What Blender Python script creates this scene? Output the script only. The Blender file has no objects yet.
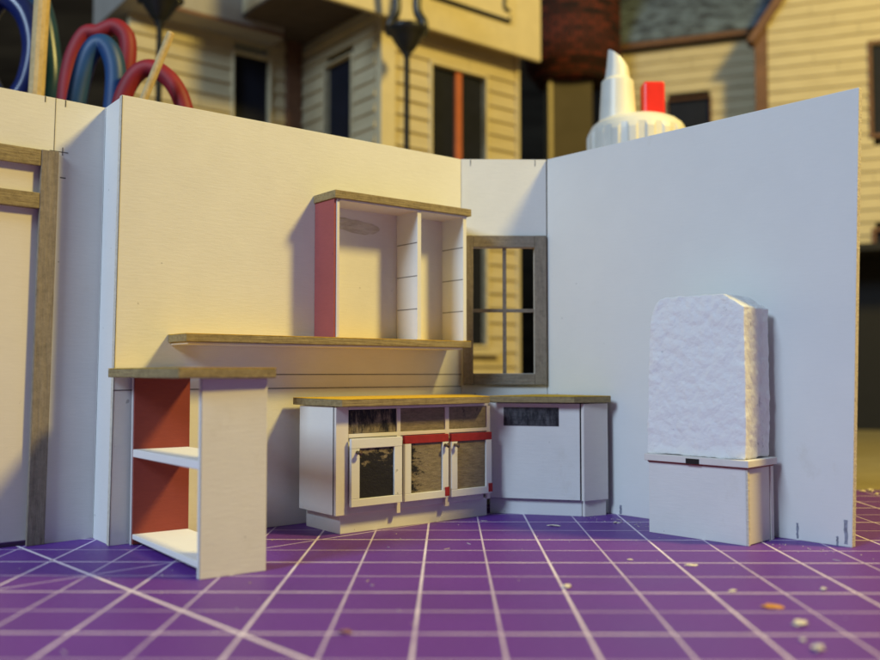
import bpy, bmesh, math, random
from mathutils import Vector, Matrix, noise

S = 0.0127                      # one cell of the cutting mat = half an inch, in metres
scene = bpy.context.scene
COL = scene.collection
random.seed(7)

# ------------------------------------------------------------------ camera
cam = bpy.data.cameras.new("camera"); camo = bpy.data.objects.new("camera", cam); COL.objects.link(camo)
scene.camera = camo
F = 905.0
yaw = math.atan(8 / F); pitch = math.atan(43 / F)
camo.location = (0, 0, 3.04 * S)
camo.rotation_euler = (math.pi / 2 + pitch, 0, yaw)
cam.sensor_width = 36; cam.lens = 36 * F / 880
cam.clip_start = 0.005; cam.clip_end = 20
cam.dof.use_dof = True
cam.dof.focus_distance = 17.6 * S
cam.dof.aperture_fstop = 14.5

# ------------------------------------------------------------------ world, lamps, exposure
w = bpy.data.worlds.new("World"); scene.world = w; w.use_nodes = True
w.node_tree.nodes["Background"].inputs[0].default_value = (0.45, 0.60, 0.80, 1)
w.node_tree.nodes["Background"].inputs[1].default_value = 0.085

def aim(o, target):
    d = Vector(target) - o.location
    o.rotation_euler = d.to_track_quat('-Z', 'Y').to_euler()

kl = bpy.data.lights.new("desk_lamp_light", 'POINT'); ko = bpy.data.objects.new("desk_lamp_light", kl); COL.objects.link(ko)
ko.location = Vector((27, 10.2, 33.5)) * S
kl.energy = 11.8; kl.color = (1.0, 0.77, 0.21); kl.shadow_soft_size = 3.0 * S

al = bpy.data.lights.new("window_light", 'AREA'); ao = bpy.data.objects.new("window_light", al); COL.objects.link(ao)
ao.location = Vector((-46, -36, 48)) * S; al.shape = 'RECTANGLE'; al.size = 22 * S; al.size_y = 22 * S
al.energy = 8.2; al.color = (0.54, 0.72, 0.91)
aim(ao, Vector((0, 17, 3)) * S)

scene.view_settings.view_transform = 'Standard'; scene.view_settings.look = 'None'
scene.view_settings.exposure = 0.0; scene.view_settings.gamma = 1.0

# ------------------------------------------------------------------ node helpers
class NT:
    def __init__(s, name, rough=0.8, spec=0.3):
        s.m = bpy.data.materials.new(name); s.m.use_nodes = True
        s.t = s.m.node_tree; s.b = s.t.nodes["Principled BSDF"]
        s.b.inputs["Roughness"].default_value = rough
        s.b.inputs["Specular IOR Level"].default_value = spec
        s.tc = s.n("ShaderNodeTexCoord")
    def n(s, typ, **kw):
        nd = s.t.nodes.new(typ)
        for k, v in kw.items(): setattr(nd, k, v)
        return nd
    def l(s, a, b): s.t.links.new(a, b)
    def coords(s, sx=1, sy=1, sz=1, rot=(0, 0, 0)):
        mp = s.n("ShaderNodeMapping"); mp.inputs["Scale"].default_value = (sx / S, sy / S, sz / S)
        mp.inputs["Rotation"].default_value = rot
        s.l(s.tc.outputs["Object"], mp.inputs["Vector"]); return mp.outputs[0]
    def noise(s, vec, scale=1, detail=4, rough=0.55):
        x = s.n("ShaderNodeTexNoise"); x.inputs["Scale"].default_value = scale
        x.inputs["Detail"].default_value = detail; x.inputs["Roughness"].default_value = rough
        s.l(vec, x.inputs["Vector"]); return x.outputs["Fac"]
    def ramp(s, fac, stops):
        r = s.n("ShaderNodeValToRGB"); e = r.color_ramp.elements
        while len(e) < len(stops): e.new(0.5)
        for i, (p, c) in enumerate(stops):
            e[i].position = p; e[i].color = (c[0], c[1], c[2], 1) if hasattr(c, '__len__') else (c, c, c, 1)
        s.l(fac, r.inputs[0]); return r.outputs[0]
    def mix(s, fac, a, b, mode='MIX'):
        x = s.n("ShaderNodeMix", data_type='RGBA', blend_type=mode)
        for v, i in ((fac, 0), (a, 6), (b, 7)):
            if isinstance(v, (int, float)): x.inputs[i].default_value = v
            elif isinstance(v, tuple): x.inputs[i].default_value = (v[0], v[1], v[2], 1)
            else: s.l(v, x.inputs[i])
        return x.outputs[2]
    def math(s, op, a, b=None, c=None):
        x = s.n("ShaderNodeMath", operation=op)
        for i, v in enumerate((a, b, c)):
            if v is None: continue
            if isinstance(v, (int, float)): x.inputs[i].default_value = v
            else: s.l(v, x.inputs[i])
        return x.outputs[0]
    def bump(s, h, strength=0.3, dist=0.02):
        x = s.n("ShaderNodeBump"); x.inputs["Strength"].default_value = strength
        x.inputs["Distance"].default_value = dist * S
        s.l(h, x.inputs["Height"]); s.l(x.outputs[0], s.b.inputs["Normal"])
    def col(s, c):
        if isinstance(c, tuple): s.b.inputs["Base Color"].default_value = (*c, 1)
        else: s.l(c, s.b.inputs["Base Color"])
        return s

def card_mat(name, c, var=0.06, bump=0.5):
    k = NT(name, 0.85, 0.2)
    f = k.noise(k.coords(3.5, 3.5, 24), 1, 5, 0.7)
    g = k.noise(k.coords(1, 1, 1), 1.1, 4)
    d = tuple(x * (1 - var) for x in c); e = tuple(min(1, x * (1 + var * .5)) for x in c)
    a = k.ramp(f, [(0.25, d), (0.7, e)])
    c1 = k.mix(0.5, a, k.ramp(g, [(0.3, tuple(x * (1 - var * 1.1) for x in c)), (0.65, e)]))
    sp = k.noise(k.coords(5, 5, 5), 1, 2, 0.4)
    c1 = k.mix(k.ramp(sp, [(0.765, 0.0), (0.79, 0.55)]), c1, tuple(x * 0.35 for x in c))
    st = k.noise(k.coords(0.9, 0.9, 0.5, (0.3, 0.2, 0)), 1, 6, 0.75)
    k.col(k.mix(k.ramp(st, [(0.62, 0.0), (0.74, 0.30)]), c1, tuple(x * y for x, y in zip(c, (0.78, 0.74, 0.66)))))
    k.bump(f, bump * 0.38, 0.025)
    return k.m

def chip_mat(name, dark, light, along='x', bump=0.6):
    k = NT(name, 0.85, 0.2)
    sc = {'x': (1.6, 12, 26), 'z': (14, 14, 1.6), 'u': (5, 5, 5)}[along]
    f = k.noise(k.coords(*sc), 1, 6, 0.7)
    g = k.noise(k.coords(9, 9, 9), 1, 5, 0.8)
    a = k.ramp(f, [(0.3, dark), (0.68, light)])
    b = k.ramp(g, [(0.3, tuple(x * .55 for x in dark)), (0.6, light)])
    k.col(k.mix(0.38, a, b)); k.bump(f, bump, 0.05)
    return k.m

def plain_mat(name, c, rough=0.6, spec=0.4, var=0.12, sc=1.5, bump=0.0):
    k = NT(name, rough, spec)
    g = k.noise(k.coords(sc, sc, sc), 1, 5, 0.6)
    k.col(k.ramp(g, [(0.3, tuple(x * (1 - var) for x in c)), (0.7, tuple(min(1, x * (1 + var)) for x in c))]))
    if bump: k.bump(g, bump, 0.05)
    return k.m

def inked_mat(name, lo, hi, base_d=(0.15, 0.118, 0.075), base_l=(0.34, 0.275, 0.18), stretch=(3, 3, 14), axis=None):
    """chipboard scribbled over with black brush strokes; lo..hi noise band decides how much is inked"""
    k = NT(name, 0.7, 0.35)
    f = k.noise(k.coords(5, 5, 20), 1, 6, 0.8)
    base = k.ramp(f, [(0.3, base_d), (0.7, base_l)])
    g = k.noise(k.coords(*stretch), 1, 6, 0.75)
    if axis is not None:
        sp = k.n("ShaderNodeSeparateXYZ"); k.l(k.coords(1, 1, 1), sp.inputs[0])
        x = k.math('MULTIPLY_ADD', sp.outputs[axis[0]], axis[1], axis[2])
        g = k.math('ADD', g, x)
    m = k.ramp(g, [(lo, 0.0), (hi, 1.0)])
    k.col(k.mix(m, base, (0.012, 0.011, 0.016))); k.bump(g, 0.5, 0.05)
    return k.m

M = {}
M['card'] = card_mat('white_card', (0.80, 0.785, 0.75))
M['card_smooth'] = card_mat('smooth_white_card', (0.80, 0.79, 0.765), 0.03, 0.25)
M['strip'] = card_mat('cream_strip_card', (0.78, 0.73, 0.68), 0.05, 0.3)
M['edge'] = chip_mat('card_edge', (0.62, 0.55, 0.45), (0.84, 0.78, 0.66))
M['chip'] = chip_mat('chipboard', (0.19, 0.14, 0.07), (0.43, 0.335, 0.17))
M['chip_lit_top'] = chip_mat('chipboard_lit_face', (0.55, 0.32, 0.02), (0.80, 0.50, 0.04), 'u', 0.3)  # chipboard with the lamp's yellow light painted into its colour
M['chip_v'] = chip_mat('chipboard_upright', (0.18, 0.148, 0.115), (0.34, 0.285, 0.225), 'z')
M['chip_win'] = chip_mat('window_chipboard', (0.20, 0.165, 0.13), (0.35, 0.295, 0.235), 'x')
M['red'] = card_mat('brick_red_card', (0.29, 0.062, 0.048), 0.12)
M['rose'] = card_mat('rose_red_card', (0.36, 0.100, 0.100), 0.12)
M['redtrim'] = plain_mat('red_card_trim', (0.34, 0.028, 0.032), 0.75, 0.2, 0.15, 6)
M['pencil'] = plain_mat('pencil_line', (0.09, 0.08, 0.08), 0.6, 0.4, 0.3, 8)
M['black'] = plain_mat('black_plastic', (0.012, 0.012, 0.014), 0.35, 0.5)
M['knob'] = plain_mat('dark_knob', (0.10, 0.06, 0.035), 0.4, 0.5, 0.4, 8)
M['ink_full'] = inked_mat('inked_panel_dark', 0.50, 0.58, stretch=(4, 4, 7), axis=(2, -0.36, 0.60))
M['ink_drawer'] = inked_mat('inked_drawer', 0.46, 0.62, stretch=(9, 9, 2.5), axis=(2, 0.28, -0.52))
M['ink_light'] = inked_mat('brown_drawer', 0.70, 0.86)
M['ink_some'] = inked_mat('brown_drawer_smudged', 0.56, 0.72, stretch=(8, 8, 3))
M['ink_left'] = inked_mat('inked_left_side', 0.50, 0.60, stretch=(6, 6, 12), axis=(0, -0.5, 0.78 + 0.08))
M['ink_none'] = inked_mat('plain_brown_panel', 0.80, 0.95)
M['ink_vent'] = inked_mat('inked_vent', 0.34, 0.60, base_d=(0.04, 0.04, 0.05), base_l=(0.16, 0.15, 0.16), stretch=(9, 9, 3))
M['dark_gap'] = plain_mat('shadow_gap_black', (0.03, 0.025, 0.03), 0.9, 0.1)
M['wood'] = chip_mat('bamboo', (0.55, 0.37, 0.16), (0.75, 0.56, 0.30), 'z', 0.2)

# ------------------------------------------------------------------ object helpers
def tag(o, label=None, cat=None, group=None, kind=None):
    if label: o["label"] = label
    if cat: o["category"] = cat
    if group: o["group"] = group
    if kind: o["kind"] = kind
    return o

def thing(name, P, u=(1, 0), label=None, cat=None, group=None, z=0.0):
    o = bpy.data.objects.new(name, None); COL.objects.link(o)
    o.empty_display_size = 0.01
    o.location = (P[0] * S, P[1] * S, z * S); o.rotation_euler = (0, 0, math.atan2(u[1], u[0]))
    return tag(o, label, cat, group)

class G:
    """collects shapes in cell units; build() links them as ONE mesh object in metres"""
    def __init__(s): s.bm = bmesh.new(); s.mi = 0
    def face(s, vs):
        f = s.bm.faces.new(vs); f.material_index = s.mi; return f
    def box(s, x0, x1, y0, y1, z0, z1):
        return s.prism([(x0, y0), (x1, y0), (x1, y1), (x0, y1)], z0, z1)
    def prism(s, poly, z0, z1, shift=(0, 0)):
        a = [s.bm.verts.new((x, y, z0)) for x, y in poly]
        b = [s.bm.verts.new((x + shift[0], y + shift[1], z1)) for x, y in poly]
        n = len(poly)
        s.face(a[::-1]); s.face(b)
        for i in range(n): s.face([a[i], a[(i + 1) % n], b[(i + 1) % n], b[i]])
        return s
    def prism_xz(s, poly, y0, y1):
        a = [s.bm.verts.new((x, y0, z)) for x, z in poly]
        b = [s.bm.verts.new((x, y1, z)) for x, z in poly]
        n = len(poly)
        s.face(a); s.face(b[::-1])
        for i in range(n): s.face([a[(i + 1) % n], a[i], b[i], b[(i + 1) % n]])
        return s
    def tube(s, pts, r, seg=12, cap=True):
        pts = [Vector(p) for p in pts]; rs = r if hasattr(r, '__len__') else [r] * len(pts)
        rings = []; prev = None
        for i, p in enumerate(pts):
            t = (pts[min(i + 1, len(pts) - 1)] - pts[max(i - 1, 0)]).normalized()
            if prev is None:
                ref = Vector((0, 0, 1)) if abs(t.z) < 0.9 else Vector((1, 0, 0)); a = t.cross(ref).normalized()
            else: a = (prev - t * prev.dot(t)).normalized()
            prev = a; b = t.cross(a)
            rings.append([s.bm.verts.new(p + (a * math.cos(q) + b * math.sin(q)) * rs[i]) for q in [2 * math.pi * k / seg for k in range(seg)]])
        for i in range(len(rings) - 1):
            for k in range(seg):
                s.face([rings[i][k], rings[i][(k + 1) % seg], rings[i + 1][(k + 1) % seg], rings[i + 1][k]])
        if cap: s.face(rings[0][::-1]); s.face(rings[-1])
        return s
    def lathe(s, prof, c=(0, 0), seg=40, ribs=0, rib_amp=0.0, rib_z=None, cut=0.0):
        rings = []
        for r, z in prof:
            ring = []
            for k in range(seg):
                q = 2 * math.pi * k / seg; rr = r
                if ribs and rib_z[0] <= z <= rib_z[1]: rr = r + rib_amp * (1 if (k * ribs // seg) % 2 else -1)
                ring.append(s.bm.verts.new((c[0] + rr * math.cos(q), c[1] + rr * math.sin(q), z - (cut * rr * math.cos(q) if (cut and z == prof[-1][1]) else 0))))
            rings.append(ring)
        for i in range(len(rings) - 1):
            for k in range(seg):
                s.face([rings[i][k], rings[i][(k + 1) % seg], rings[i + 1][(k + 1) % seg], rings[i + 1][k]])
        s.face(rings[0][::-1]); s.face(rings[-1]); return s
    def build(s, name, mats, parent=None, bevel=0.012, smooth=False, lean=None, label=None, rough=0.0, loc=None):
        bmesh.ops.recalc_face_normals(s.bm, faces=s.bm.faces)
        if rough:
            for v in s.bm.verts:
                v.co += noise.noise_vector(v.co * 2.3) * rough
        for v in s.bm.verts:
            if lean: v.co.x += lean(v.co.x, v.co.z)
            v.co *= S
        me = bpy.data.meshes.new(name); s.bm.to_mesh(me); s.bm.free()
        if not isinstance(mats, (list, tuple)): mats = [mats]
        for m in mats: me.materials.append(m)
        if smooth:
            for p in me.polygons: p.use_smooth = True
        o = bpy.data.objects.new(name, me); COL.objects.link(o)
        if parent is not None: o.parent = parent
        if loc is not None: o.location = Vector(loc) * S
        if bevel:
            b = o.modifiers.new("bevel", 'BEVEL'); b.width = bevel * S; b.segments = 2; b.limit_method = 'ANGLE'
            b.angle_limit = math.radians(40)
        if label: o["label"] = label
        return o

def bx(name, m, parent, x0, x1, y0, y1, z0, z1, bevel=0.012, **kw):
    return G().box(x0, x1, y0, y1, z0, z1).build(name, m, parent, bevel, **kw)

def wall_sheet(xs, zs, hole, t):
    """upright card of thickness t with rectangular holes: a closed solid"""
    g = G(); bm = g.bm; V = {}
    def v(i, j, k):
        if (i, j, k) not in V: V[(i, j, k)] = bm.verts.new((xs[i], k * t, zs[j]))
        return V[(i, j, k)]
    solid = {(i, j): not hole((xs[i] + xs[i + 1]) / 2, (zs[j] + zs[j + 1]) / 2) for i in range(len(xs) - 1) for j in range(len(zs) - 1)}
    for (i, j), ok in solid.items():
        if not ok: continue
        g.mi = 0
        bm.faces.new([v(i, j, 0), v(i + 1, j, 0), v(i + 1, j + 1, 0), v(i, j + 1, 0)])
        bm.faces.new([v(i, j + 1, 1), v(i + 1, j + 1, 1), v(i + 1, j, 1), v(i, j, 1)])
        for di, dj, e in ((-1, 0, ((i, j), (i, j + 1))), (1, 0, ((i + 1, j), (i + 1, j + 1))), (0, -1, ((i, j), (i + 1, j))), (0, 1, ((i, j + 1), (i + 1, j + 1)))):
            if not solid.get((i + di, j + dj), False):
                f = bm.faces.new([v(*e[0], 0), v(*e[0], 1), v(*e[1], 1), v(*e[1], 0)]); f.material_index = 1
    return g

# ------------------------------------------------------------------ table and backdrop
k = NT('table_top', 0.55, 0.4)
tn = k.noise(k.coords(0.35, 0.9, 1), 1, 6, 0.7)
k.col(k.ramp(tn, [(0.3, (0.24, 0.195, 0.095)), (0.7, (0.36, 0.30, 0.16))])); k.bump(tn, 0.3, 0.1)
tag(bx('table', k.m, None, -70, 90, -6, 110, -1.4, -0.25, 0), kind='structure', label='olive brown table top under the cutting mat')
k = NT('backdrop_dark', 0.9, 0.1)
tn = k.noise(k.coords(0.06, 0.06, 0.5, (0, 0.5, 0)), 1, 5, 0.6)
k.col(k.ramp(tn, [(0.35, (0.020, 0.015, 0.012)), (0.7, (0.06, 0.048, 0.035))]))
tag(bx('backdrop', k.m, None, -75, 95, 92, 93, -0.25, 75, 0), kind='structure', label='dark backdrop behind the model houses')

# ------------------------------------------------------------------ cutting mat
def mat_material():
    k = NT('purple_mat', 0.46, 0.35)
    sp = k.n("ShaderNodeSeparateXYZ"); k.l(k.coords(1, 1, 1), sp.inputs[0])
    X, Y = sp.outputs[0], sp.outputs[1]
    def line(expr, period, off, half):
        # distance to the nearest line of a family, as a mask
        a = k.math('SUBTRACT', expr, off)
        if period:
            a = k.math('DIVIDE', a, period)
            a = k.math('SUBTRACT', a, k.math('ROUND', a))
            a = k.math('MULTIPLY', k.math('ABSOLUTE', a), period)
        else: a = k.math('ABSOLUTE', a)
        return k.math('LESS_THAN', a, half)
    thin = k.math('MAXIMUM', line(X, 1.007, 0.62, 0.017), line(Y, 0.995, 0.77, 0.017))
    bold = k.math('MAXIMUM', line(X, 2.014, -0.39, 0.020), line(Y, 1.99, 0.77 + 0.995 * 10, 0.022))
    def seg(mask, axis, lo, hi):
        return k.math('MULTIPLY', mask, k.math('MULTIPLY', k.math('GREATER_THAN', axis, lo), k.math('LESS_THAN', axis, hi)))
    d1 = seg(line(k.math('MULTIPLY_ADD', X, 1.03, Y), None, 8.205, 0.040), X, -7.6, 8.0)
    d2 = seg(line(k.math('SUBTRACT', Y, k.math('MULTIPLY', X, 0.96)), None, 18.92, 0.022), X, -12, 2.2)
    wear = k.noise(k.coords(0.8, 0.8, 0.8), 1.0, 6, 0.7)
    wearf = k.ramp(wear, [(0.25, 0.45), (0.6, 1.0)])
    m_thin = k.math('MULTIPLY', k.math('MULTIPLY', thin, 0.60), wearf)
    m_bold = k.math('MULTIPLY', k.math('MULTIPLY', k.math('MAXIMUM', bold, d2), 0.88), wearf)
    m = k.math('MAXIMUM', k.math('MAXIMUM', m_thin, m_bold), k.math('MULTIPLY', d1, 0.9))
    n1 = k.noise(k.coords(0.35, 0.35, 0.35), 1.0, 6, 0.68); n2 = k.noise(k.coords(14, 14, 14), 1.0, 3, 0.8)
    base = k.ramp(n1, [(0.3, (0.118, 0.030, 0.290)), (0.7, (0.158, 0.042, 0.360))])
    base = k.mix(0.25, base, k.ramp(n2, [(0.3, (0.07, 0.02, 0.15)), (0.75, (0.21, 0.075, 0.36))]))
    # fine cut scratches and pale dust
    sc = k.noise(k.coords(0.6, 9, 1, (0, 0, 0.5)), 1.0, 4, 0.8)
    base = k.mix(k.math('MULTIPLY', k.ramp(sc, [(0.66, 0.0), (0.72, 1.0)]), 0.22), base, (0.42, 0.28, 0.5))
    k.col(k.mix(m, base, (0.95, 0.85, 0.98)))
    k.l(k.ramp(n1, [(0.3, 0.40), (0.7, 0.56)]), k.b.inputs["Roughness"])
    k.bump(n2, 0.25, 0.02)
    return k.m
mt = bx('cutting_mat', mat_material(), None, -26, 21, -4, 23.85, -0.25, 0, 0.03)
tag(mt, 'purple self-healing cutting mat with white grid and diagonal lines, under the card kitchen', 'cutting mat')

# ------------------------------------------------------------------ walls of the room box
T = 0.12; HW = 8.06
WG = 'white card walls of the miniature room'
# door wall (far left)
o1 = (-7.748, 15.744); u1 = (0.744, 0.668)
W = thing('card_wall', o1, u1, 'white card wall at far left holding the brown chipboard door frame', 'wall', WG)
lean1 = lambda x, z: 0.017 * z - 0.03
wall_sheet([-4.2, -2.6, 0.50, 1.64], [0, 6.80, HW], lambda x, z: -2.6 < x < 0.5 and z < 6.8, T).build('panel', [M['card'], M['edge']], W, 0, lean=lean1)
fr = G().box(-2.9, -2.56, -0.08, -0.002, 0.0, 7.06).box(0.44, 0.745, -0.08, -0.002, 0.0, 7.06).build('door_frame', M['chip_v'], W, lean=lean1)
bx('top_rail', M['chip'], fr, -2.555, 0.435, -0.075, -0.002, 6.76, 7.055, lean=lean1)
bx('crossbar', M['chip'], fr, -2.555, 0.436, -0.075, 0.045, 5.985, 6.27, lean=lean1)
bx('door_panel', M['strip'], W, -2.595, 0.495, 0.05, 0.13, 0.09, 6.79, lean=lean1, label='white card panel seen through the door opening')
G().box(0.668, 0.680, -0.0035, 0, 7.06, HW - .005).box(0.60, 0.93, -0.0035, 0, 7.075, 7.09).box(0.82, 0.835, -0.0035, 0, 7.02, 7.17).box(0.80, 0.9, -0.0035, 0, 6.60, 6.62).box(0.48, 0.50, -0.0035, 0, 7.95, HW - .005).box(0.84, 0.86, -0.0035, 0, 7.93, HW - .005).build('pencil_mark', M['pencil'], W, 0, lean=lean1)
# back wall with its return
o2 = (-5.965, 16.005); u2 = (0.778, 0.628)
W = thing('card_wall', o2, u2, 'long white card wall behind the shelf unit, with two pencil lines across it', 'wall', WG)
lean2 = lambda x, z: 0.10 * max(0, 1 - x / 8) * z / 8
wall_sheet([0, 8.07], [0, HW], lambda x, z: False, T).build('panel', [M['card'], M['edge']], W, 0.008, lean=lean2)
G().box(0.035, 0.155, T + 0.003, 1.06, 0, HW).build('return_strip', M['card_smooth'], W, 0.008, lean=lean2)
G().box(0.0, 8.06, -0.004, 0, 3.0, 3.018).box(0.0, 8.06, -0.004, 0, 2.725, 2.742).build('pencil_line', M['pencil'], W, 0, lean=lean2)
G().box(0.004, 0.016, -0.0035, 0, 0.01, HW - .01).box(0.0315, 0.0345, 0.125, 0.145, 0, HW - .02).box(0.031, 0.034, 0.96, 0.972, 0, HW - .02).build('score_line', M['pencil'], W, 0, lean=lean2)
# window wall
o3 = (0.325, 21.06); u3 = (1.0, 0.03)
W = thing('card_wall', o3, u3, 'short white card wall in the corner with the brown four-pane window', 'wall', WG)
wall_sheet([-0.01, 0.262, 1.69, 1.985], [0, 3.03, 5.965, HW], lambda x, z: 0.262 < x < 1.69 and 3.03 < z < 5.965, T).build('panel', [M['card'], M['edge']], W, 0)
wf = G().box(0.02, 0.258, -0.10, -0.002, 2.765, 6.245).box(1.694, 1.965, -0.10, -0.002, 2.765, 6.245).build('window_frame', M['chip_v'], W)
bx('frame_rail', M['chip_win'], wf, 0.262, 1.69, -0.098, -0.002, 5.97, 6.243)
bx('frame_rail', M['chip_win'], wf, 0.262, 1.69, -0.098, -0.002, 2.767, 3.025)
bx('glazing_bar', M['chip_v'], wf, 0.955, 1.04, 0.0, 0.07, 3.03, 5.965, 0.006)
bx('glazing_bar', M['chip_win'], wf, 0.262, 0.952, 0.005, 0.065, 4.455, 4.535, 0.006)
bx('glazing_bar', M['chip_win'], wf, 1.043, 1.69, 0.005, 0.065, 4.455, 4.535, 0.006)
G().box(0.20, 0.215, -0.0035, 0, 7.9, HW - .01).box(1.72, 1.735, -0.0035, 0, 7.9, HW - .01).build('pencil_mark', M['pencil'], W, 0)
# right wall
o4 = (2.31, 21.12); u4 = (0.676, -0.737)
W = thing('card_wall', o4, u4, 'large plain white card wall on the right behind the foam block', 'wall', WG)
lean4 = lambda x, z: 0.26 * max(0, x / 7) * z / 8 + 0.03 * z / 8
wall_sheet([0, 6.985], [0, HW], lambda x, z: False, T * 1.15).build('panel', [M['card_smooth'], M['edge']], W, 0.01, lean=lean4)
def smudge(g, x, z0, z1, w):
    n = 7
    L = [(x - w / 2 * (0.5 + 0.6 * random.random()), z0 + (z1 - z0) * i / n) for i in range(n + 1)]
    R = [(x + w / 2 * (0.5 + 0.6 * random.random()), z0 + (z1 - z0) * i / n) for i in range(n + 1)]
    g.prism_xz(L + R[::-1], -0.004, 0)
sm = plain_mat('ink_smear', (0.27, 0.28, 0.34), 0.7, 0.3, 0.5, 12)
g = G(); smudge(g, 6.0, 0.03, 0.31, .06); g.build('ink_smear', sm, W, 0)
g = G(); smudge(g, 6.73, 0.0, 0.17, .045); g.build('ink_smear', sm, W, 0)
g = G(); smudge(g, 6.88, 0.05, 0.47, .08); g.build('ink_smear', sm, W, 0)
g = G(); smudge(g, 2.06, 0.02, 0.21, .07); g.build('ink_smear', sm, W, 0)

# ------------------------------------------------------------------ long wall shelf and the cabinet on it
P2 = lambda a, d: (o2[0] + u2[0] * a + 0.628 * d, o2[1] + u2[1] * a - 0.778 * d)
U = thing('wall_shelf', P2(1.02, 0.0), u2, 'long brown chipboard shelf fixed along the back wall under the open cabinet', 'shelf', z=3.60)
bx('board', M['chip'], U, 0, 6.64, -0.84, -0.004, 0, 0.138)
bx('board_bounce_face', M['chip_lit_top'], U, 0, 6.64, -0.84, -0.004, 0.1385, 0.150, 0.003)  # yellow sheet added to bounce warm light onto the wall
bx('liner', M['strip'], U, 0.05, 6.42, -0.80, -0.006, -0.045, -0.001, label='white card strip under the shelf')

CZ = 3.752
U = thing('open_wall_cabinet', P2(4.12, 0.0), u2, 'open white cabinet with rose red end panel standing on the long shelf', 'cabinet', z=CZ)
ch = 2.79
bx('side_panel', [M['rose']], U, 0.0, 0.05, -0.76, -0.006, 0, ch, 0.004, label='rose red outer face of the left end')
bx('side_panel', M['strip'], U, 0.052, 0.115, -0.785, -0.006, 0, ch, 0.006)
dv = bx('divider', M['card_smooth'], U, 2.07, 2.175, -0.785, -0.03, 0, ch, 0.008)
G().box(2.067, 2.0695, -0.78, -0.05, 2.075, 2.092).box(2.067, 2.0695, -0.78, -0.05, 1.36, 1.377).box(2.067, 2.0695, -0.78, -0.05, 0.65, 0.667).build('pencil_line', M['pencil'], dv, 0)
dv = bx('side_panel', M['card_smooth'], U, 3.345, 3.445, -0.785, -0.03, 0, ch, 0.008)
G().box(3.342, 3.3445, -0.78, -0.05, 2.075, 2.092).box(3.342, 3.3445, -0.78, -0.05, 1.36, 1.377).box(3.342, 3.3445, -0.78, -0.05, 0.65, 0.667).build('pencil_line', M['pencil'], dv, 0)
bk = bx('back_panel', M['card'], U, 0.116, 3.44, -0.028, -0.004, 0, ch, 0)
bx('top_liner', M['strip'], U, 0.12, 3.44, -0.80, -0.03, ch - 0.03, ch + 0.001, 0.0)
cp = bx('top_board', M['chip'], U, -0.035, 3.54, -0.85, -0.004, ch + 0.003, ch + 0.165)
glue = NT('dried_glue', 0.5, 0.5)
gn = glue.noise(glue.coords(2, 2, 9), 1, 5, 0.7)
glue.col(glue.ramp(gn, [(0.35, (0.52, 0.48, 0.38)), (0.6, (0.72, 0.69, 0.61))])); glue.bump(gn, 0.8, 0.08)
g = G(); pts = []
for i in range(22):
    q = 2 * math.pi * i / 22; pts.append((0.97 + 0.62 * math.cos(q) * (1 + 0.12 * math.sin(3 * q)), 2.42 + 0.14 * math.sin(q) - 0.05 * math.cos(q) + random.uniform(-.02, .02)))
g.prism_xz(pts, -0.036, -0.0285).build('glue_smear', glue.m, U, 0.003)

# ------------------------------------------------------------------ peninsula shelf unit
oP = (-5.646, 16.127); uP = (0.593, -0.805)
U = thing('shelf_unit', oP, uP, 'freestanding narrow open shelf unit with brick red inner side and brown top slab', 'shelf unit')
def slab_edge(g): return g
G().box(0.0, 0.045, 0.01, 1.04, 0, 2.955).build('side_panel', M['card_smooth'], U, 0.006)
bx('red_liner', M['red'], U, 0.047, 0.10, 0.03, 1.04, 0.02, 2.955, 0.004, label='brick red inner face of the far side')
np_ = bx('side_panel', M['card'], U, 3.245, 3.36, 0.0, 1.06, 0, 2.955, 0.01)
bx('edge_line', M['pencil'], U, 3.346, 3.3575, -0.0035, -0.0005, 0.01, 2.95, 0)
sh_m = card_mat('white_foam_board', (0.84, 0.82, 0.80), 0.03, 0.2)
G().prism_xz([(0.102, 1.555), (3.243, 1.60), (3.243, 1.73), (0.102, 1.69)], 0.01, 1.02).build('shelf', sh_m, U, 0.012)
G().prism_xz([(0.102, 0.115), (3.243, 0.14), (3.243, 0.245), (0.102, 0.20)], 0.02, 1.03).build('shelf', sh_m, U, 0.012)
cs = G(); cs.prism([(-0.06, -0.40), (3.52, -0.42), (3.49, 1.15), (-0.06, 1.09)], 2.962, 3.110)
cs.build('counter_slab', M['chip'], U, 0.02)
G().prism([(-0.06, -0.40), (3.52, -0.42), (3.49, 1.15), (-0.06, 1.09)], 3.1105, 3.122).build('slab_bounce_face', M['chip_lit_top'], U, 0.003)  # sheet added on the slab for its yellow bounce light

# ------------------------------------------------------------------ base cabinet, left run
oB = (-2.037, 17.201); uB = (0.775, 0.632)
U = thing('base_cabinet', oB, uB, 'white base cabinet with three drawer fronts, three doors and red strips', 'cabinet')
bx('toe_kick', M['card_smooth'], U, 0.0, 3.70, 0.0, 1.25, 0, 0.375, 0.008)
bd = G().prism([(-0.165, -0.10), (3.52, -0.10), (3.75, 0.25), (3.75, 1.20), (-0.165, 1.18)], 0.376, 2.40)
bd.build('carcass', M['card'], U, 0.010)
bx('end_panel', M['card_smooth'], U, -0.205, -0.167, -0.10, 1.18, 0.378, 2.40, 0.006)
FM = M['strip']
ff = G()
ff.box(-0.20, 0.075, -0.16, -0.102, 0.376, 2.40)
ff.box(0.08, 3.60, -0.158, -0.102, 2.345, 2.398).box(0.08, 3.60, -0.158, -0.102, 1.812, 1.885)
ff.box(1.205, 1.295, -0.157, -0.102, 0.30, 2.34).box(2.425, 2.53, -0.157, -0.102, 0.32, 2.34).box(3.56, 3.66, -0.157, -0.102, 0.376, 2.34)
ff.build('face_frame', FM, U, 0.006)
bx('joint_line', M['pencil'], U, -0.2075, -0.2052, -0.095, -0.062, 0.38, 2.40, 0)
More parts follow.
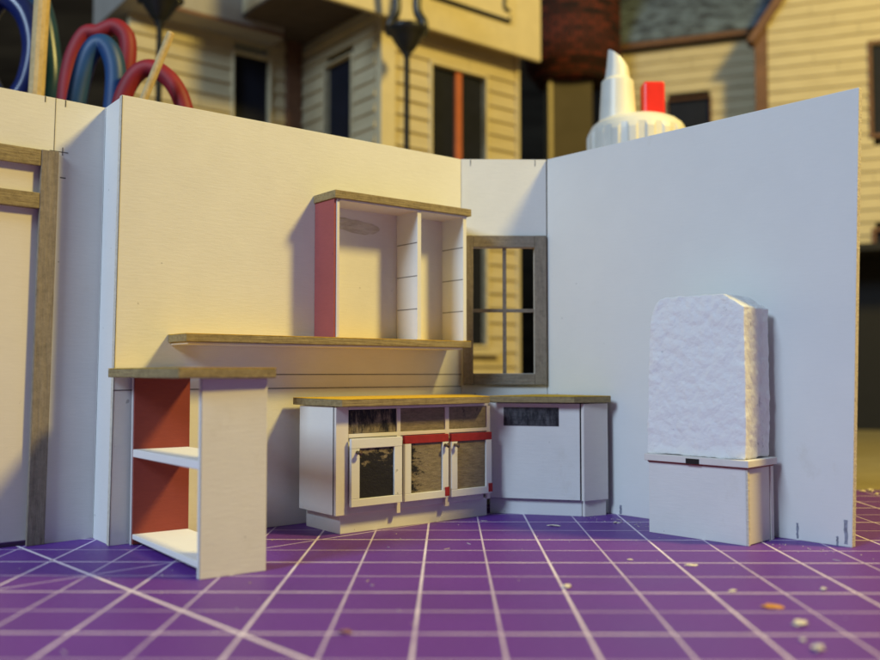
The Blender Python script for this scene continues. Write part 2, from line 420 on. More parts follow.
for x0, x1, m, l in ((0.082, 1.20, 'ink_drawer', 'drawer front streaked with black ink'), (1.30, 2.42, 'ink_light', 'plain brown drawer front'), (2.535, 3.555, 'ink_some', 'brown drawer front with dark smudges')):
    bx('drawer_front', M[m], U, x0, x1, -0.135, -0.102, 1.89, 2.34, 0.006, label=l)
def door(x0, x1, z0, z1, pm, red, st, knobx, y, label, tilt=0.0):
    zt = z1 - (0.155 if red else 0.185)
    g = G().box(x0 + 0.002, x0 + st, -0.07, 0, z0, zt - .002).box(x1 - st, x1 - 0.002, -0.07, 0, z0, zt - .002)
    g.box(x0, x1, -0.073, 0.0, z0 - 0.15, z0 - 0.002)
    if not red: g.box(x0, x1, -0.073, 0.0, zt, z1)
    d = g.build('door', M['card_smooth'], U, 0.008, label=label, loc=(0, y, 0))
    if red: bx('red_rail', M['redtrim'], d, x0, x1, -0.072, 0, zt, z1, 0.006)
    bx('door_panel', pm, d, x0 + st + 0.002, x1 - st - 0.002, -0.035, 0, z0, zt, 0.0)
    bx('red_tab', M['redtrim'], d, x1 - st * 0.62, x1 + 0.012, -0.080, -0.071, z0 - 0.12, z0 + 0.06, 0.0) if red else None
    k = G().tube([(knobx, -0.07, zt - 0.07), (knobx, -0.13, zt - 0.075), (knobx + .01, -0.17, zt - 0.07)], [0.035, 0.03, 0.055], 10)
    k.build('knob', M['knob'], d, 0, smooth=True)
    if tilt:
        d.rotation_euler = (0, 0, 0)
    return d
door(0.07, 1.255, 0.675, 1.80, M['ink_full'], False, 0.19, 0.20, -0.20, 'door with plain white frame and blackened panel')
door(1.345, 2.46, 0.665, 1.80, M['ink_left'], True, 0.16, 2.365, -0.16, 'door with red top rail and panel blackened at its left')
door(2.535, 3.64, 0.655, 1.79, M['ink_none'], True, 0.16, 2.62, -0.16, 'door with red top rail and plain brown panel')
# counter of the left run (chipboard edge, lamp yellow painted on the top face)
def counter(name, poly, z0, z1, parent):
    g = G(); g.prism(poly, z0, z1 - 0.012); o = g.build(name, M['chip'], parent, 0.01)
    g = G(); g.prism(poly, z1 - 0.0118, z1); return o, g.build('counter_lit_face', M['chip_lit_top'], o, 0.004)
counter('countertop', [(-0.24, -0.42), (3.42, -0.42), (4.15, 1.2), (3.9, 1.36), (-0.26, 1.36)], 2.412, 2.555, U)

# ------------------------------------------------------------------ corner appliance cabinet
oR = (0.885, 19.72); uR = (0.972, -0.234)
oR = (0.91, 19.85)
U = thing('corner_cabinet', oR, uR, 'plain white corner cabinet with small black vent, beside the right wall', 'cabinet')
bx('toe_kick', M['card_smooth'], U, 0.0, 1.985, 0.0, 0.9, 0, 0.335, 0.008)
bx('toe_side', M['strip'], U, 1.99, 2.05, 0.02, 0.5, 0, 0.335, 0.008)
bx('front_panel', M['card'], U, -0.03, 1.965, -0.12, -0.06, 0.35, 2.39, 0.01)
G().prism([(-0.02, -0.055), (1.95, -0.055), (2.1, 0.3), (2.1, 0.9), (0.1, 0.9)], 0.34, 2.385).build('carcass', M['dark_gap'], U, 0.0)
# side panel angled towards the wall
sp = G().prism([(1.99, -0.13), (2.05, -0.155), (2.52, 0.32), (2.47, 0.37)], 0.34, 2.39).build('side_panel', M['strip'], U, 0.008)
G().prism([(2.00, -0.01), (2.05, -0.03), (2.47, 0.32), (2.42, 0.37)], 0.0, 0.335).build('toe_side', M['strip'], U, 0.008)
bx('vent', M['ink_vent'], U, 0.33, 1.52, -0.128, -0.1202, 1.905, 2.30, 0.0, label='small black scribbled vent')
counter('countertop', [(0.06, -0.34), (1.87, -0.36), (2.60, 0.22), (2.46, 0.42), (1.15, 1.40), (0.86, 1.30)], 2.412, 2.552, U)

# ------------------------------------------------------------------ fridge base and foam block
oF = (3.851, 17.521); uF = (0.703, -0.711)
U = thing('box_cabinet', oF, uF, 'low white card box cabinet with black clip, under the foam block', 'cabinet')
bx('front_panel', M['card'], U, 0, 1.985, 0.0, 0.07, 0, 1.345, 0.008)
bx('front_edge', M['edge'], U, 1.987, 2.025, 0.0, 0.07, 0, 1.345, 0.004)
bx('carcass', M['strip'], U, 0.02, 2.0, 0.075, 0.86, 0.01, 1.34, 0.006)
bx('back_strip', M['strip'], U, 0.02, 2.02, 0.885, 0.99, 0.0, 1.345, 0.008)
bx('lid', M['strip'], U, -0.04, 2.085, -0.095, 1.02, 1.375, 1.500, 0.012)
bx('lid_strip', M['red'], U, 0.0, 2.03, -0.03, 0.98, 1.346, 1.374, 0.0)
bx('clip', M['black'], U, 0.862, 1.135, -0.108, -0.0955, 1.372, 1.468, 0.004)

def foam_block():
    prof = [(-0.04, 0), (1.985, 0), (2.00, 1.35), (1.995, 2.72), (1.60, 2.97), (1.0, 2.985), (0.42, 2.985), (0.27, 2.94), (0.16, 2.84), (0.09, 2.68), (0.04, 2.40), (-0.01, 1.5)]
    g = G(); g.prism_xz(prof, 0.02, 0.97)
    o = g.build('foam_block', fm.m, None, 0)
    r = o.modifiers.new('remesh', 'REMESH'); r.mode = 'VOXEL'; r.voxel_size = 0.028 * S
    sm = o.modifiers.new('smooth', 'SMOOTH'); sm.iterations = 2
    for nm, typ, sc, st in (('beads', 'VORONOI', 0.22, -0.028), ('lumps', 'CLOUDS', 1.2, 0.045), ('torn', 'CLOUDS', 0.35, 0.012), ('grit', 'CLOUDS', 0.10, 0.022)):
        t = bpy.data.textures.new(nm, typ); t.noise_scale = sc * S
        d = o.modifiers.new(nm, 'DISPLACE'); d.texture = t; d.texture_coords = 'LOCAL'; d.strength = st * S; d.mid_level = 0.5 if typ == 'CLOUDS' else 0.4
    return o
fm = NT('polystyrene', 0.55, 0.4)
vo = fm.n("ShaderNodeTexVoronoi", feature='F1'); vo.inputs["Scale"].default_value = 5.0; fm.l(fm.coords(1, 1, 1), vo.inputs["Vector"])
fn = fm.noise(fm.coords(16, 16, 16), 1, 4, 0.7)
h = fm.math('ADD', fm.math('MULTIPLY', vo.outputs["Distance"], -0.8), fm.math('MULTIPLY', fn, 0.55))
fm.bump(h, 0.55, 0.04)
pits = fm.noise(fm.coords(2.4, 2.4, 2.4), 1, 5, 0.75)
fm.col(fm.ramp(pits, [(0.30, (0.60, 0.60, 0.62)), (0.37, (0.88, 0.875, 0.87))]))
fm.b.inputs["Subsurface Weight"].default_value = 0.25; fm.b.inputs["Subsurface Radius"].default_value = (0.004, 0.004, 0.004); fm.b.inputs["Subsurface Scale"].default_value = 0.4
fb = foam_block()
fb.location = (oF[0] * S, oF[1] * S, 1.505 * S); fb.rotation_euler = (0, 0, math.atan2(uF[1], uF[0]))
for p in fb.data.polygons: p.use_smooth = True
tag(fb, 'rough white polystyrene block with chamfered top standing on the low box cabinet', 'foam block')

# ------------------------------------------------------------------ scraps on the mat
def scrap(name, x, y, s, m, label, cat, group, flat=0.5, rot=0.0, long=1.0, seed=0):
    bm = bmesh.new(); bmesh.ops.create_icosphere(bm, subdivisions=2, radius=1)
    for v in bm.verts:
        n = noise.noise(v.co * 1.6 + Vector((seed * 3.7, 0, 0))) * 0.9 + noise.noise(v.co * 3 + Vector((0, seed * 2.1, 0))) * 0.6
        v.co *= (1 + n); v.co.x *= long; v.co.z *= flat
    zmin = min(v.co.z for v in bm.verts)
    for v in bm.verts: v.co.z -= zmin; v.co *= s * 0.82 * S
    me = bpy.data.meshes.new(name); bm.to_mesh(me); bm.free(); me.materials.append(m)
    o = bpy.data.objects.new(name, me); COL.objects.link(o); o.location = (x * S, y * S, 0.0005 * S); o.rotation_euler = (0, 0, rot)
    return tag(o, label, cat, group)
crumb = plain_mat('foam_crumb', (0.80, 0.72, 0.60), 0.7, 0.3, 0.15, 6, 0.5)
pinkish = plain_mat('brown_crumb', (0.34, 0.16, 0.14), 0.7, 0.3, 0.2, 6, 0.5)
orange = plain_mat('orange_chip', (0.62, 0.27, 0.05), 0.6, 0.4, 0.2, 6, 0.3)
CG = 'white crumbs scattered on the mat'
scrap('crumb', 1.68, 12.98, 0.055, crumb, 'small white crumb on a grid line in front of the corner cabinet', 'crumb', CG, 0.5, 0.5, 1.3, 1)
scrap('crumb', 2.10, 18.15, 0.06, crumb, 'thin white shred lying close to the corner cabinet base', 'crumb', CG, 0.25, -0.3, 2.0, 2)
scrap('crumb', 3.83, 14.50, 0.065, crumb, 'flat white flake on the mat in front of the low box cabinet', 'crumb', CG, 0.25, 0.1, 1.8, 3)
scrap('crumb', 2.95, 14.9, 0.03, crumb, 'tiny pale speck left of the flat white flake', 'crumb', CG, 0.4, 0.1, 1.6, 4)
scrap('crumb', 4.25, 11.12, 0.085, crumb, 'largest white crumb, near the orange chip', 'crumb', CG, 0.38, 0.4, 1.3, 5)
scrap('crumb', 4.05, 10.10, 0.075, crumb, 'white crumb closest to the lower edge of the photo', 'crumb', CG, 0.42, 1.0, 1.4, 6)
scrap('crumb', 4.02, 10.45, 0.04, crumb, 'small white crumb just behind the closest crumb', 'crumb', CG, 0.6, 0.0, 1.0, 7)
scrap('crumb', 5.24, 12.85, 0.04, crumb, 'small round crumb on the mat to the right of the orange chip', 'crumb', CG, 0.6, 0.0, 1.3, 8)
scrap('crumb', 3.95, 12.78, 0.032, crumb, 'pair of specks on the mat left of the orange chip', 'crumb', CG, 0.5, 0.4, 2.2, 9)
scrap('crumb', 3.4, 18.55, 0.05, crumb, 'white speck at the foot of the large right wall', 'crumb', CG, 0.3, 0.4, 1.2, 10)
scrap('chip', 4.22, 11.94, 0.095, orange, 'flat orange brown chip on the mat at lower right', 'scrap', None, 0.22, 0.02, 1.7, 11)
scrap('scrap', -1.20, 10.72, 0.06, pinkish, 'small brownish pink scrap near the lower left diagonal line', 'scrap', None, 0.4, 0.0, 1.5, 12)
for i, (x, y, s) in enumerate(((10.6, 23.4, 0.06), (10.85, 23.5, 0.08), (11.15, 23.3, 0.07), (10.4, 23.55, 0.05), (11.3, 23.6, 0.09), (10.9, 23.0, 0.05), (11.2, 22.8, 0.06), (10.7, 22.85, 0.05))):
    scrap('crumb', x, y, s, crumb, 'white crumb in the little heap at the far mat edge, right of the card wall', 'crumb', 'crumbs heaped at the far mat edge', 0.5, i, 1.3, 20 + i)
scrap('crumb', 14.85, 34, 0.16, crumb, 'bright white lump on the table beyond the mat, right of the wall', 'crumb', None, 0.7, 0, 1.4, 30).location.z = -0.25 * S

# fine dust, card fibres and specks too many to count
rd = random.Random(3); g = G()
for i in range(190):
    if i < 90: x, y = rd.uniform(-7, 9), rd.uniform(9, 23)
    else:
        t = rd.random(); x, y = 2.6 + 4.5 * t - abs(rd.gauss(0, .25)), 20.2 - 4.9 * t - abs(rd.gauss(0, .35))
    q = rd.uniform(0, 3.14); L = rd.choice((0.008, 0.010, 0.014, 0.02, 0.06)) * rd.uniform(.6, 1.3); wd_ = min(L, 0.010) * rd.uniform(.4, 1)
    c, s_ = math.cos(q), math.sin(q)
    g.prism([(x + c * a - s_ * b, y + s_ * a + c * b) for a, b in ((-L, -wd_), (L * .8, -wd_ * .6), (L, wd_), (-L * .7, wd_ * .8))], 0.001, 0.012)
tag(g.build('dust', plain_mat('pale_dust', (0.55, 0.48, 0.50), 0.8, 0.2, 0.3, 3), None, 0), 'fine pale dust and card fibres scattered over the purple mat', 'dust', None, 'stuff')

# ------------------------------------------------------------------ glue bottle behind the right wall
white_pl = plain_mat('white_plastic', (0.80, 0.77, 0.70), 0.35, 0.5, 0.04)
red_pl = plain_mat('red_plastic', (0.80, 0.03, 0.02), 0.3, 0.5, 0.08)
U = thing('glue_bottle', (5.52, 26.2), (1, 0), 'white bottle with ribbed cap, cut nozzle and red stopper behind the right wall', 'bottle')
G().lathe([(1.25, 0), (1.35, 0.1), (1.35, 8.1), (1.1, 8.7), (0.9, 8.9), (0.9, 9.15)]).build('body', white_pl, U, 0, smooth=False)
G().lathe([(1.38, 9.0), (1.42, 9.05), (1.42, 9.9), (1.39, 10.05), (1.31, 10.2), (1.17, 10.32), (1.0, 10.40), (0.8, 10.45), (0.5, 10.48)], seg=144, ribs=36, rib_amp=0.025, rib_z=(9.02, 10.0)).build('cap', white_pl, U, 0.01)
G().lathe([(0.54, 10.30), (0.50, 10.9), (0.46, 11.5), (0.36, 11.6), (0.31, 11.95), (0.26, 12.22)], (-0.58, -0.15), 56, cut=0.9).build('nozzle', white_pl, U, 0)
G().box(0.12, 0.74, -0.45, 0.1, 10.40, 11.45).build('stopper', red_pl, U, 0.07)

# ------------------------------------------------------------------ tools in a pot behind the door wall
pot_m = plain_mat('dark_pot', (0.03, 0.03, 0.035), 0.5, 0.4)
U = thing('tool_pot', (-9.6, 24.3), (1, 0), 'dark pot holding pliers and sticks behind the door wall', 'pot')
G().lathe([(2.3, 0), (2.5, 0.1), (2.7, 7.2), (2.5, 7.2), (2.3, 0.4), (0.01, 0.35)]).build('cup', pot_m, U, 0)
red_h = plain_mat('red_rubber_grip', (0.26, 0.010, 0.022), 0.6, 0.5, 0.1)
blue_h = plain_mat('blue_rubber_grip', (0.012, 0.06, 0.19), 0.5, 0.5, 0.12)
navy = plain_mat('navy_grip', (0.012, 0.02, 0.11), 0.25, 0.5, 0.12)
steel = NT('steel', 0.3, 0.5); steel.b.inputs["Metallic"].default_value = 1.0; steel.col((0.5, 0.5, 0.52))
def smooth_path(pts, n=8):
    P = [Vector(p) for p in pts]; out = []
    for i in range(len(P) - 1):
        p0 = P[max(i - 1, 0)]; p1 = P[i]; p2 = P[i + 1]; p3 = P[min(i + 2, len(P) - 1)]
        for k in range(n):
            t = k / n
            out.append(0.5 * ((2 * p1) + (-p0 + p2) * t + (2 * p0 - 5 * p1 + 4 * p2 - p3) * t * t + (-p0 + 3 * p1 - 3 * p2 + p3) * t ** 3))
    out.append(P[-1]); return out
def ipt(px, py, Y): return ((px - 448) / 905 * Y, Y, 3.04 + (373 - py) / 905 * Y)   # used once, to size the pot's tools from measurements
def handle(name, U, pix, Y, r, m):
    base = Vector((U.location.x / S, U.location.y / S, U.location.z / S))
    return G().tube(smooth_path([Vector(ipt(x, y, Y)) - base for x, y in pix]), r, 14).build(name, m, U, 0, smooth=True)
TG = 'tools standing in the pot'
U = thing('pliers', (-9.4, 24.2), (1, 0), 'tool with tall red looped handle around the blue one, left background', 'pliers', TG, z=0.5)
handle('grip', U, [(58, 112), (60, 80), (66, 50), (78, 28), (92, 26), (108, 20), (120, 30), (122, 52), (117, 88), (113, 112)], 24.6, 0.23, red_h)
handle('jaw', U, [(60, 112), (74, 210), (84, 370)], 24.6, [0.2] * 17, steel.m); handle('jaw', U, [(112, 112), (100, 210), (87, 370)], 24.6, [0.2] * 17, steel.m)
U = thing('pliers', (-9.4, 23.4), (1, 0), 'tool with thick blue handles bent like an arch inside the red loop', 'pliers', TG, z=0.5)
handle('grip', U, [(68, 112), (74, 78), (82, 50), (93, 38), (104, 46), (110, 70), (108, 112)], 23.4, 0.27, blue_h)
handle('jaw', U, [(68, 112), (78, 210), (88, 370)], 23.4, [0.2] * 17, steel.m); handle('jaw', U, [(108, 112), (98, 210), (91, 370)], 23.4, [0.2] * 17, steel.m)
U = thing('pliers', (-8.6, 22.6), (1, 0), 'tool with low dark red arched handle beside the thin stick', 'pliers', TG, z=0.5)
handle('grip', U, [(112, 120), (118, 92), (130, 70), (145, 63), (162, 72), (174, 88), (181, 108), (183, 122)], 23.0, 0.23, red_h)
handle('jaw', U, [(112, 120), (115, 220), (118, 370)], 23.0, [0.2] * 17, steel.m)
U = thing('scissors', (-11.9, 25.0), (1, 0), 'scissors with navy blue looped handles at the left edge of the photo', 'scissors', TG, z=0.5)
handle('grip', U, [(6, 100), (20, 78), (26, 40), (16, 6), (-6, -10), (-24, 10), (-26, 60), (-10, 95), (6, 100)], 25.4, 0.33, navy)
handle('grip', U, [(30, 120), (44, 80), (40, 30), (30, -8), (18, -30)], 26.2, 0.3, plain_mat('teal_grip', (0.015, 0.06, 0.12), 0.3, 0.5))
handle('blade', U, [(8, 100), (30, 220), (55, 370)], 25.4, [0.2] * 17, steel.m)
def stick(P, px0, py0, px1, py1, Y, r, label):
    U = thing('wooden_stick', P, (1, 0), label, 'stick', 'wooden sticks in the pot', z=0.4)
    base = Vector((P[0], P[1], 0.4))
    a = Vector(ipt(px0, py0, Y)) - base; b = Vector(ipt(px1, py1, Y)) - base
    d = (b - a); c = b + d * ((0.1 - b.z) / d.z)
    G().tube([a, a + d * .02, c], [r * .7, r, r], 12).build('shaft', M['wood'], U, 0)
stick((-10.9, 22.4), 34, -30, 29, 92, 22.4, 0.19, 'thick pale wooden stick standing upright at far left')
stick((-8.2, 22.4), 166, 26, 140, 92, 22.2, 0.10, 'thin wooden stick leaning in front of the dark red arch')

# ------------------------------------------------------------------ model houses in the background
siding = NT('yellow_siding', 0.7, 0.3)
sn = siding.noise(siding.coords(0.5, 0.5, 3), 1, 5, 0.6)
siding.col(siding.ramp(sn, [(0.3, (0.50, 0.41, 0.25)), (0.7, (0.60, 0.50, 0.32))]))
H2s = NT('pale_siding', 0.7, 0.3)
sn = H2s.noise(H2s.coords(0.5, 0.5, 3), 1, 5, 0.6)
H2s.col(H2s.ramp(sn, [(0.3, (0.50, 0.41, 0.25)), (0.7, (0.62, 0.52, 0.33))]))
H2S = H2s.m; SID = siding.m
trim = plain_mat('cream_trim', (0.62, 0.52, 0.33), 0.6, 0.3, 0.06)
brown = plain_mat('brown_trim', (0.17, 0.085, 0.05), 0.7, 0.3, 0.2)
redbar = plain_mat('red_brown_mullion', (0.45, 0.12, 0.05), 0.6, 0.3, 0.1)
glass = plain_mat('dark_window_glass', (0.010, 0.011, 0.020), 0.6, 0.15, 0.2)

def siding_wall(name, parent, x0, x1, z0, z1, holes=(), course=0.72, topf=None, t=0.18):
    g = G(); z = z0; i = 0
    while z < z1 - 1e-4:
        zt = min(z + course, z1); xa, xb = x0, x1
        if topf: xa, xb = topf(z)
        if xb - xa < 0.1: break
        segs = [(xa, xb)]
        for h0, h1, k0, k1 in holes:
            if zt > k0 + 0.05 and z < k1 - 0.05:
                segs = [q for s0, s1 in segs for q in ((s0, min(s1, h0)), (max(s0, h1), s1)) if q[1] - q[0] > 0.02]
        cuts = []
        for s0, s1 in segs:
            j = s0 + 2 + ((i * 3.7) % 5); c = [s0]
            while j < s1 - 1: c.append(j); j += 6.3
            c.append(s1)
            cuts += [(c[q], c[q + 1] - (0.02 if q + 2 < len(c) else 0)) for q in range(len(c) - 1)]
        for s0, s1 in cuts:
            vs = []
            for x in (s0, s1):
                vs.append([g.bm.verts.new(p) for p in ((x, -t, z), (x, -t * 0.25, zt), (x, t, zt), (x, t, z))])
            a, b = vs
            g.face(a[::-1]); g.face(b)
            for q in range(4): g.face([a[q], a[(q + 1) % 4], b[(q + 1) % 4], b[q]])
        z += course; i += 1
    return g.build(name, SID, parent, 0)

def house_window(parent, x0, x1, z0, z1, bars=(), tr=0.28, fm_=None):
    g = G().box(x0 - tr, x0, -0.24, 0.1, z0 - tr, z1 + tr).box(x1, x1 + tr, -0.24, 0.1, z0 - tr, z1 + tr)
    g.box(x0, x1, -0.235, 0.1, z1, z1 + tr).box(x0, x1, -0.235, 0.1, z0 - tr, z0)
    wdw = g.build('window', fm_ or trim, parent, 0.03)
    G().box(x0 - .05, x1 + .05, 0.12, 0.2, z0 - .05, z1 + .05).build('pane', glass, wdw, 0)
    for b in bars: G().box(b - 0.2, b + 0.2, -0.05, 0.11, z0 + .002, z1 - .002).build('mullion', redbar, wdw, 0.02)
    return wdw

# House on the left: wings in three facets sharing one corner frame
hC = (-3.11, 40.3); hu = (0.778, 0.628)
H1 = thing('model_house', hC, hu, 'yellow clapboard model house with dark tall windows and deep cream eaves, left and centre background', 'house', 'model houses in the background')
def loc_in(P, u):    # a child frame of house 1 at world point P with wall direction u
    e = bpy.data.objects.new('wing', None); COL.objects.link(e); e.parent = H1
    d = Vector((P[0] - hC[0], P[1] - hC[1])); e.location = ((d.x * hu[0] + d.y * hu[1]) * S, (-d.x * hu[1] + d.y * hu[0]) * S, 0)
    e.rotation_euler = (0, 0, math.atan2(u[1], u[0]) - math.atan2(hu[1], hu[0])); return e
zb, ze = -0.24, 19.78
wl = siding_wall('front_wall', H1, 0.75, 8.3, zb, ze, [(2.9, 6.25, 4.4, 17.6)])
house_window(H1, 2.9, 6.25, 4.4, 17.6, (4.65,), tr=0.14)
G().box(2.6, 7.0, -0.5, -0.25, 3.9, 4.2).build('sill', trim, H1, 0.03)
G().box(-0.06, 0.74, -0.26, 0.3, zb, 19.75).box(8.3, 8.5, -0.26, 0.3, zb, 19.75).build('corner_trim', trim, H1, 0.03)
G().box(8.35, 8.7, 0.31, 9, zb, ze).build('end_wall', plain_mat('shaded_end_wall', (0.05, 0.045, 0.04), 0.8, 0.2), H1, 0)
# eaves
G().box(-4.2, 9.05, -1.25, -1.0, 18.72, 25.0).build('fascia', trim, H1, 0.06)
G().box(-4.15, 9.0, -0.99, 9.0, 19.95, 24.9).build('roof_deck', trim, H1, 0.0)
G().box(-4.15, 9.0, -0.99, 8.9, 19.80, 19.945).build('soffit', plain_mat('shaded_soffit', (0.10, 0.075, 0.06), 0.8, 0.2), H1, 0.0)  # dark colour paints in the shade under the eaves
# lettered-style panel on the fascia, drawn as scroll strokes
pn = G().box(2.2, 7.05, -1.33, -1.256, 20.25, 23.5).build('panel', trim, H1, 0.02)
G().box(1.9, 6.85, -1.37, -1.331, 20.12, 20.32).box(6.75, 6.87, -1.37, -1.331, 20.35, 20.5).build('black_border', M['black'], pn, 0.02)
g = G()
g.tube(smooth_path([(6.2, -1.37, 21.6), (6.45, -1.37, 21.35), (6.42, -1.37, 21.0), (6.5, -1.37, 20.75), (6.75, -1.37, 20.72)]), 0.09, 8)
g.tube(smooth_path([(4.2, -1.37, 21.25), (4.6, -1.37, 21.5), (5.0, -1.37, 21.15), (5.4, -1.37, 21.55), (5.9, -1.37, 21.3), (6.25, -1.37, 21.7)]), 0.06, 8)
g.build('scroll', M['black'], pn, 0, smooth=True)
# side facet (recedes to the inner corner) and the left wall
LB = (-7.47, 45.7)
e = loc_in(LB, (0.628, -0.778))
# wing frames are only transforms, so bake them: parts go straight under the house
def bake(o):
    mtx = e.matrix_basis.copy()
    o.data.transform(mtx); o.parent = H1
    for c in o.children: c.data.transform(mtx)
bake(siding_wall('side_wall', None, 0.0, 6.78, zb, ze, [(2.5, 4.9, 6, 18.0)]))
bake(house_window(None, 2.5, 4.9, 6, 18.0, tr=0.08))
bpy.data.objects.remove(e)
e = loc_in(LB, hu)
bake(siding_wall('left_wall', None, -8.95, -1.05, zb, 20.3, [(-3.85, -1.95, 6, 18.8)]))
bake(house_window(None, -3.85, -1.95, 6, 18.6, tr=0.12))
bake(G().box(-1.03, -0.16, -0.3, 0.3, zb, 20.2).build('corner_post', brown, None, 0.04))
bake(G().box(-9.6, -1.9, -1.6, 3.0, 19.3, 24.0).build('left_eaves', plain_mat('shaded_fascia', (0.36, 0.32, 0.28), 0.6, 0.3, 0.06), None, 0.06))  # cream fascia greyed, its shade put into the colour
bake(G().box(-9.6, -1.9, -1.62, -1.605, 19.32, 19.5).build('left_eaves_edge', brown, None, 0))
bpy.data.objects.remove(e)

# House on the right
h2 = (18.6, 52.6); h2u = (0.942, -0.336)
H2 = thing('model_house', h2, h2u, 'yellow clapboard model house with shingled roof and brown eave, right background', 'house', 'model houses in the background', z=10.06)
Z0 = 10.06
def z2(z): return z - Z0
SID = H2S
siding_wall('left_wall', None, -9.2, -0.3, z2(10.06), z2(23.95), [(-5.85, -3.25, z2(16.8), z2(20.4))]).parent = H2
H2.children[0].location.y = 3.0 * S
wd = house_window(None, -5.85, -3.25, z2(16.8), z2(20.4), tr=0.1, fm_=brown); wd.parent = H2; wd.location.y = 3.0 * S
def gable(z):
    zz = z + Z0
    return (0.2, 14.0) if zz < 23.6 else (0.2 + (zz - 23.6) / 1.47, 14.0 - (zz - 23.6) / 1.47)
siding_wall('gable_wall', H2, 0.2, 14, 0, z2(33), [(5.72, 8.6, z2(16.45), z2(21.6)), (5.72, 8.6, z2(10.2), z2(11.0))], topf=gable)
house_window(H2, 5.72, 8.6, z2(16.45), z2(21.6), tr=0.2, fm_=brown)
house_window(H2, 5.72, 8.6, z2(10.3), z2(10.95), tr=0.2, fm_=brown)
G().box(-0.52, 0.18, -0.3, 0.5, 0, z2(23.2)).build('corner_post', brown, H2, 0.04)
G().prism_xz([(-0.95, z2(22.5)), (-0.55, z2(22.3)), (7.2, z2(33.7)), (7.0, z2(34.3))], -0.7, 0.4).build('rake_trim', brown, H2, 0.03)
G().prism_xz([(15.2, z2(22.5)), (14.8, z2(22.3)), (7.25, z2(33.7)), (7.4, z2(34.3))], -0.7, 0.4).build('rake_trim', brown, H2, 0.03)
G().box(-9.6, -0.9, 2.1, 2.4, z2(23.9), z2(24.55)).build('eave_board', brown, H2, 0.03)
sr = NT('shingle_roof', 0.85, 0.2)
bt = sr.n("ShaderNodeTexBrick"); bt.inputs["Scale"].default_value = 1.0; bt.inputs["Brick Width"].default_value = 0.9; bt.inputs["Row Height"].default_value = 0.42
bt.inputs["Mortar Size"].default_value = 0.04; bt.offset = 0.5
bt.inputs["Color1"].default_value = (0.13, 0.15, 0.19, 1); bt.inputs["Color2"].default_value = (0.035, 0.032, 0.04, 1); bt.inputs["Mortar"].default_value = (0.01, 0.01, 0.01, 1)
mp = sr.n("ShaderNodeMapping"); mp.inputs["Scale"].default_value = (1 / S, 1 / S, 1 / S); mp.inputs["Rotation"].default_value = (math.radians(-50), 0, 0)
sr.l(sr.tc.outputs["Object"], mp.inputs["Vector"]); sr.l(mp.outputs[0], bt.inputs["Vector"])
sr.col(sr.mix(0.55, bt.outputs["Color"], sr.ramp(sr.noise(sr.coords(0.9, 0.9, 2.2), 1, 5, 0.7), [(0.35, (0.02, 0.018, 0.025)), (0.6, (0.24, 0.32, 0.42))])))
sr.bump(bt.outputs["Fac"], 0.6, 0.1)
g = G(); V = [g.bm.verts.new(p) for p in ((-9.6, 2.0, z2(24.6)), (0.6, 2.0, z2(24.6)), (0.6, 10, z2(34)), (-9.6, 10, z2(34)), (-9.6, 2.0, z2(24.2)), (0.6, 2.0, z2(24.2)), (0.6, 10, z2(33.6)), (-9.6, 10, z2(33.6)))]
for f in ((0, 1, 2, 3), (7, 6, 5, 4), (0, 4, 5, 1), (1, 5, 6, 2), (2, 6, 7, 3), (3, 7, 4, 0)): g.face([V[i] for i in f])
g.build('roof', sr.m, H2, 0)

# dark plinth box under the right house
U = thing('display_stand', h2, h2u, 'black open box stand carrying the right-hand model house', 'stand', z=-0.25)
g = G().box(-10, 15, -2.2, 12, 9.9, 10.30).box(-10, -9.5, -2.0, 12, 0, 9.89).box(14.4, 15, -2.0, 12, 0, 9.89).box(-9.49, 14.39, 2.0, 2.4, 0, 9.88)
g.build('shell', plain_mat('black_board', (0.012, 0.011, 0.012), 0.7, 0.3), U, 0.02)

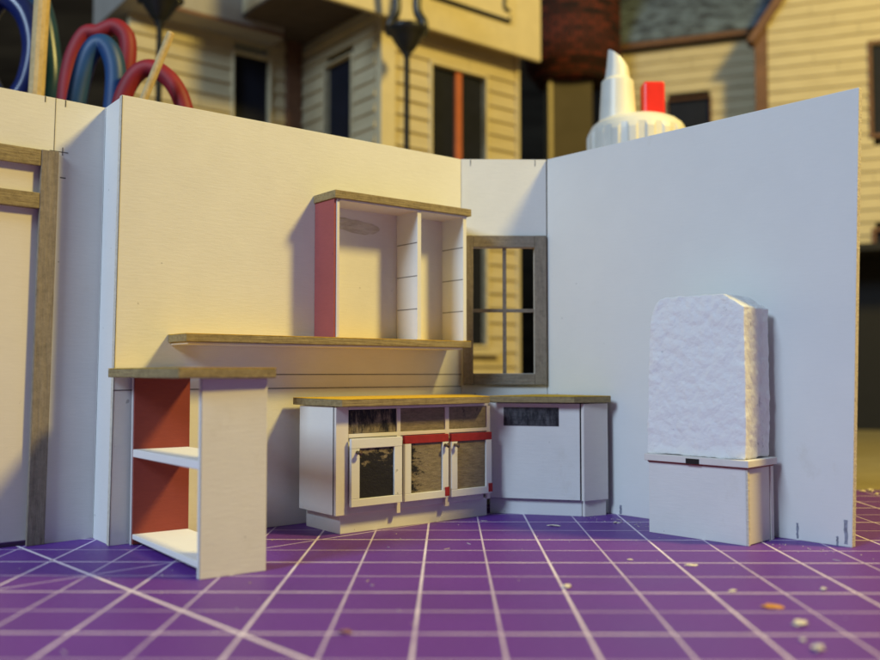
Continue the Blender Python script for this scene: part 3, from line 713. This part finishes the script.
# brick tower between the houses
U = thing('brick_tower', (7.9, 57), (1, 0), 'dark red round brick tower on a grey column between the houses', 'tower')
bm_ = NT('dark_brick', 0.85, 0.2)
bt = bm_.n("ShaderNodeTexBrick"); bt.inputs["Scale"].default_value = 1.0; bt.inputs["Brick Width"].default_value = 0.85; bt.inputs["Row Height"].default_value = 0.36
bt.inputs["Mortar Size"].default_value = 0.06; bt.inputs["Color1"].default_value = (0.14, 0.028, 0.018, 1); bt.inputs["Color2"].default_value = (0.022, 0.008, 0.008, 1); bt.inputs["Mortar"].default_value = (0.02, 0.014, 0.012, 1)
mp = bm_.n("ShaderNodeMapping"); mp.inputs["Scale"].default_value = (1 / S, 1 / S, 1 / S); mp.inputs["Rotation"].default_value = (math.radians(90), 0, 0)
bm_.l(bm_.tc.outputs["Object"], mp.inputs["Vector"]); bm_.l(mp.outputs[0], bt.inputs["Vector"]); bm_.col(bt.outputs["Color"]); bm_.bump(bt.outputs["Fac"], -0.5, 0.1)
G().lathe([(2.2, 21.4), (2.9, 22.4), (3.1, 23.2), (3.1, 32)], seg=32).build('brickwork', bm_.m, U, 0)
G().box(-1.35, 1.15, -1.0, 1.0, -0.25, 21.39).build('column', plain_mat('grey_column', (0.11, 0.09, 0.07), 0.7, 0.3, 0.15, 0.4), U, 0.03)
G().box(-1.6, -1.352, -1.1, 1.0, -0.25, 21.38).build('edge_trim', trim, U, 0.02)

# black model lamp posts in front of the left house
LG = 'black ornamental posts in front of the left house'
def post(P, zc, label):
    U = thing('lamp_post', P, (1, 0), label, 'post', LG)
    G().lathe([(0.55, -0.25), (0.5, 0.1), (0.16, 0.5), (0.13, 4), (0.12, zc - 0.9), (0.2, zc - 0.7), (0.3, zc - 0.4)], seg=16).build('pole', M['black'], U, 0, smooth=True)
    G().lathe([(0.12, zc - 0.75), (0.36, zc - 0.5), (0.62, zc - 0.1), (0.74, zc + 0.1), (0.96, zc + 0.25), (0.92, zc + 0.4), (0.6, zc + 0.42), (0.4, zc + 0.3)], seg=20).build('cup', M['black'], U, 0, smooth=True)
    for s in (-1, 1):
        G().tube(smooth_path([(s * 0.70, 0, zc + 0.1), (s * 0.72, 0, zc + 0.6), (s * 0.46, 0, zc + 1.1), (s * 0.44, 0, zc + 1.7), (s * 0.6, 0, zc + 2.6), (s * 0.9, 0, zc + 3.6)]), 0.20, 10).build('arm', M['black'], U, 0, smooth=True)
    G().lathe([(0.3, zc + 3.3), (1.15, zc + 3.5), (1.1, zc + 3.7), (0.2, zc + 4.6)], seg=20).build('lamp_roof', M['black'], U, 0)
post((-1.75, 38), 17.35, 'black lamp post with forked top, in front of the tall window and cream eaves')
post((-11.7, 36), 17.95, 'black lamp post behind the dark red pliers handle')
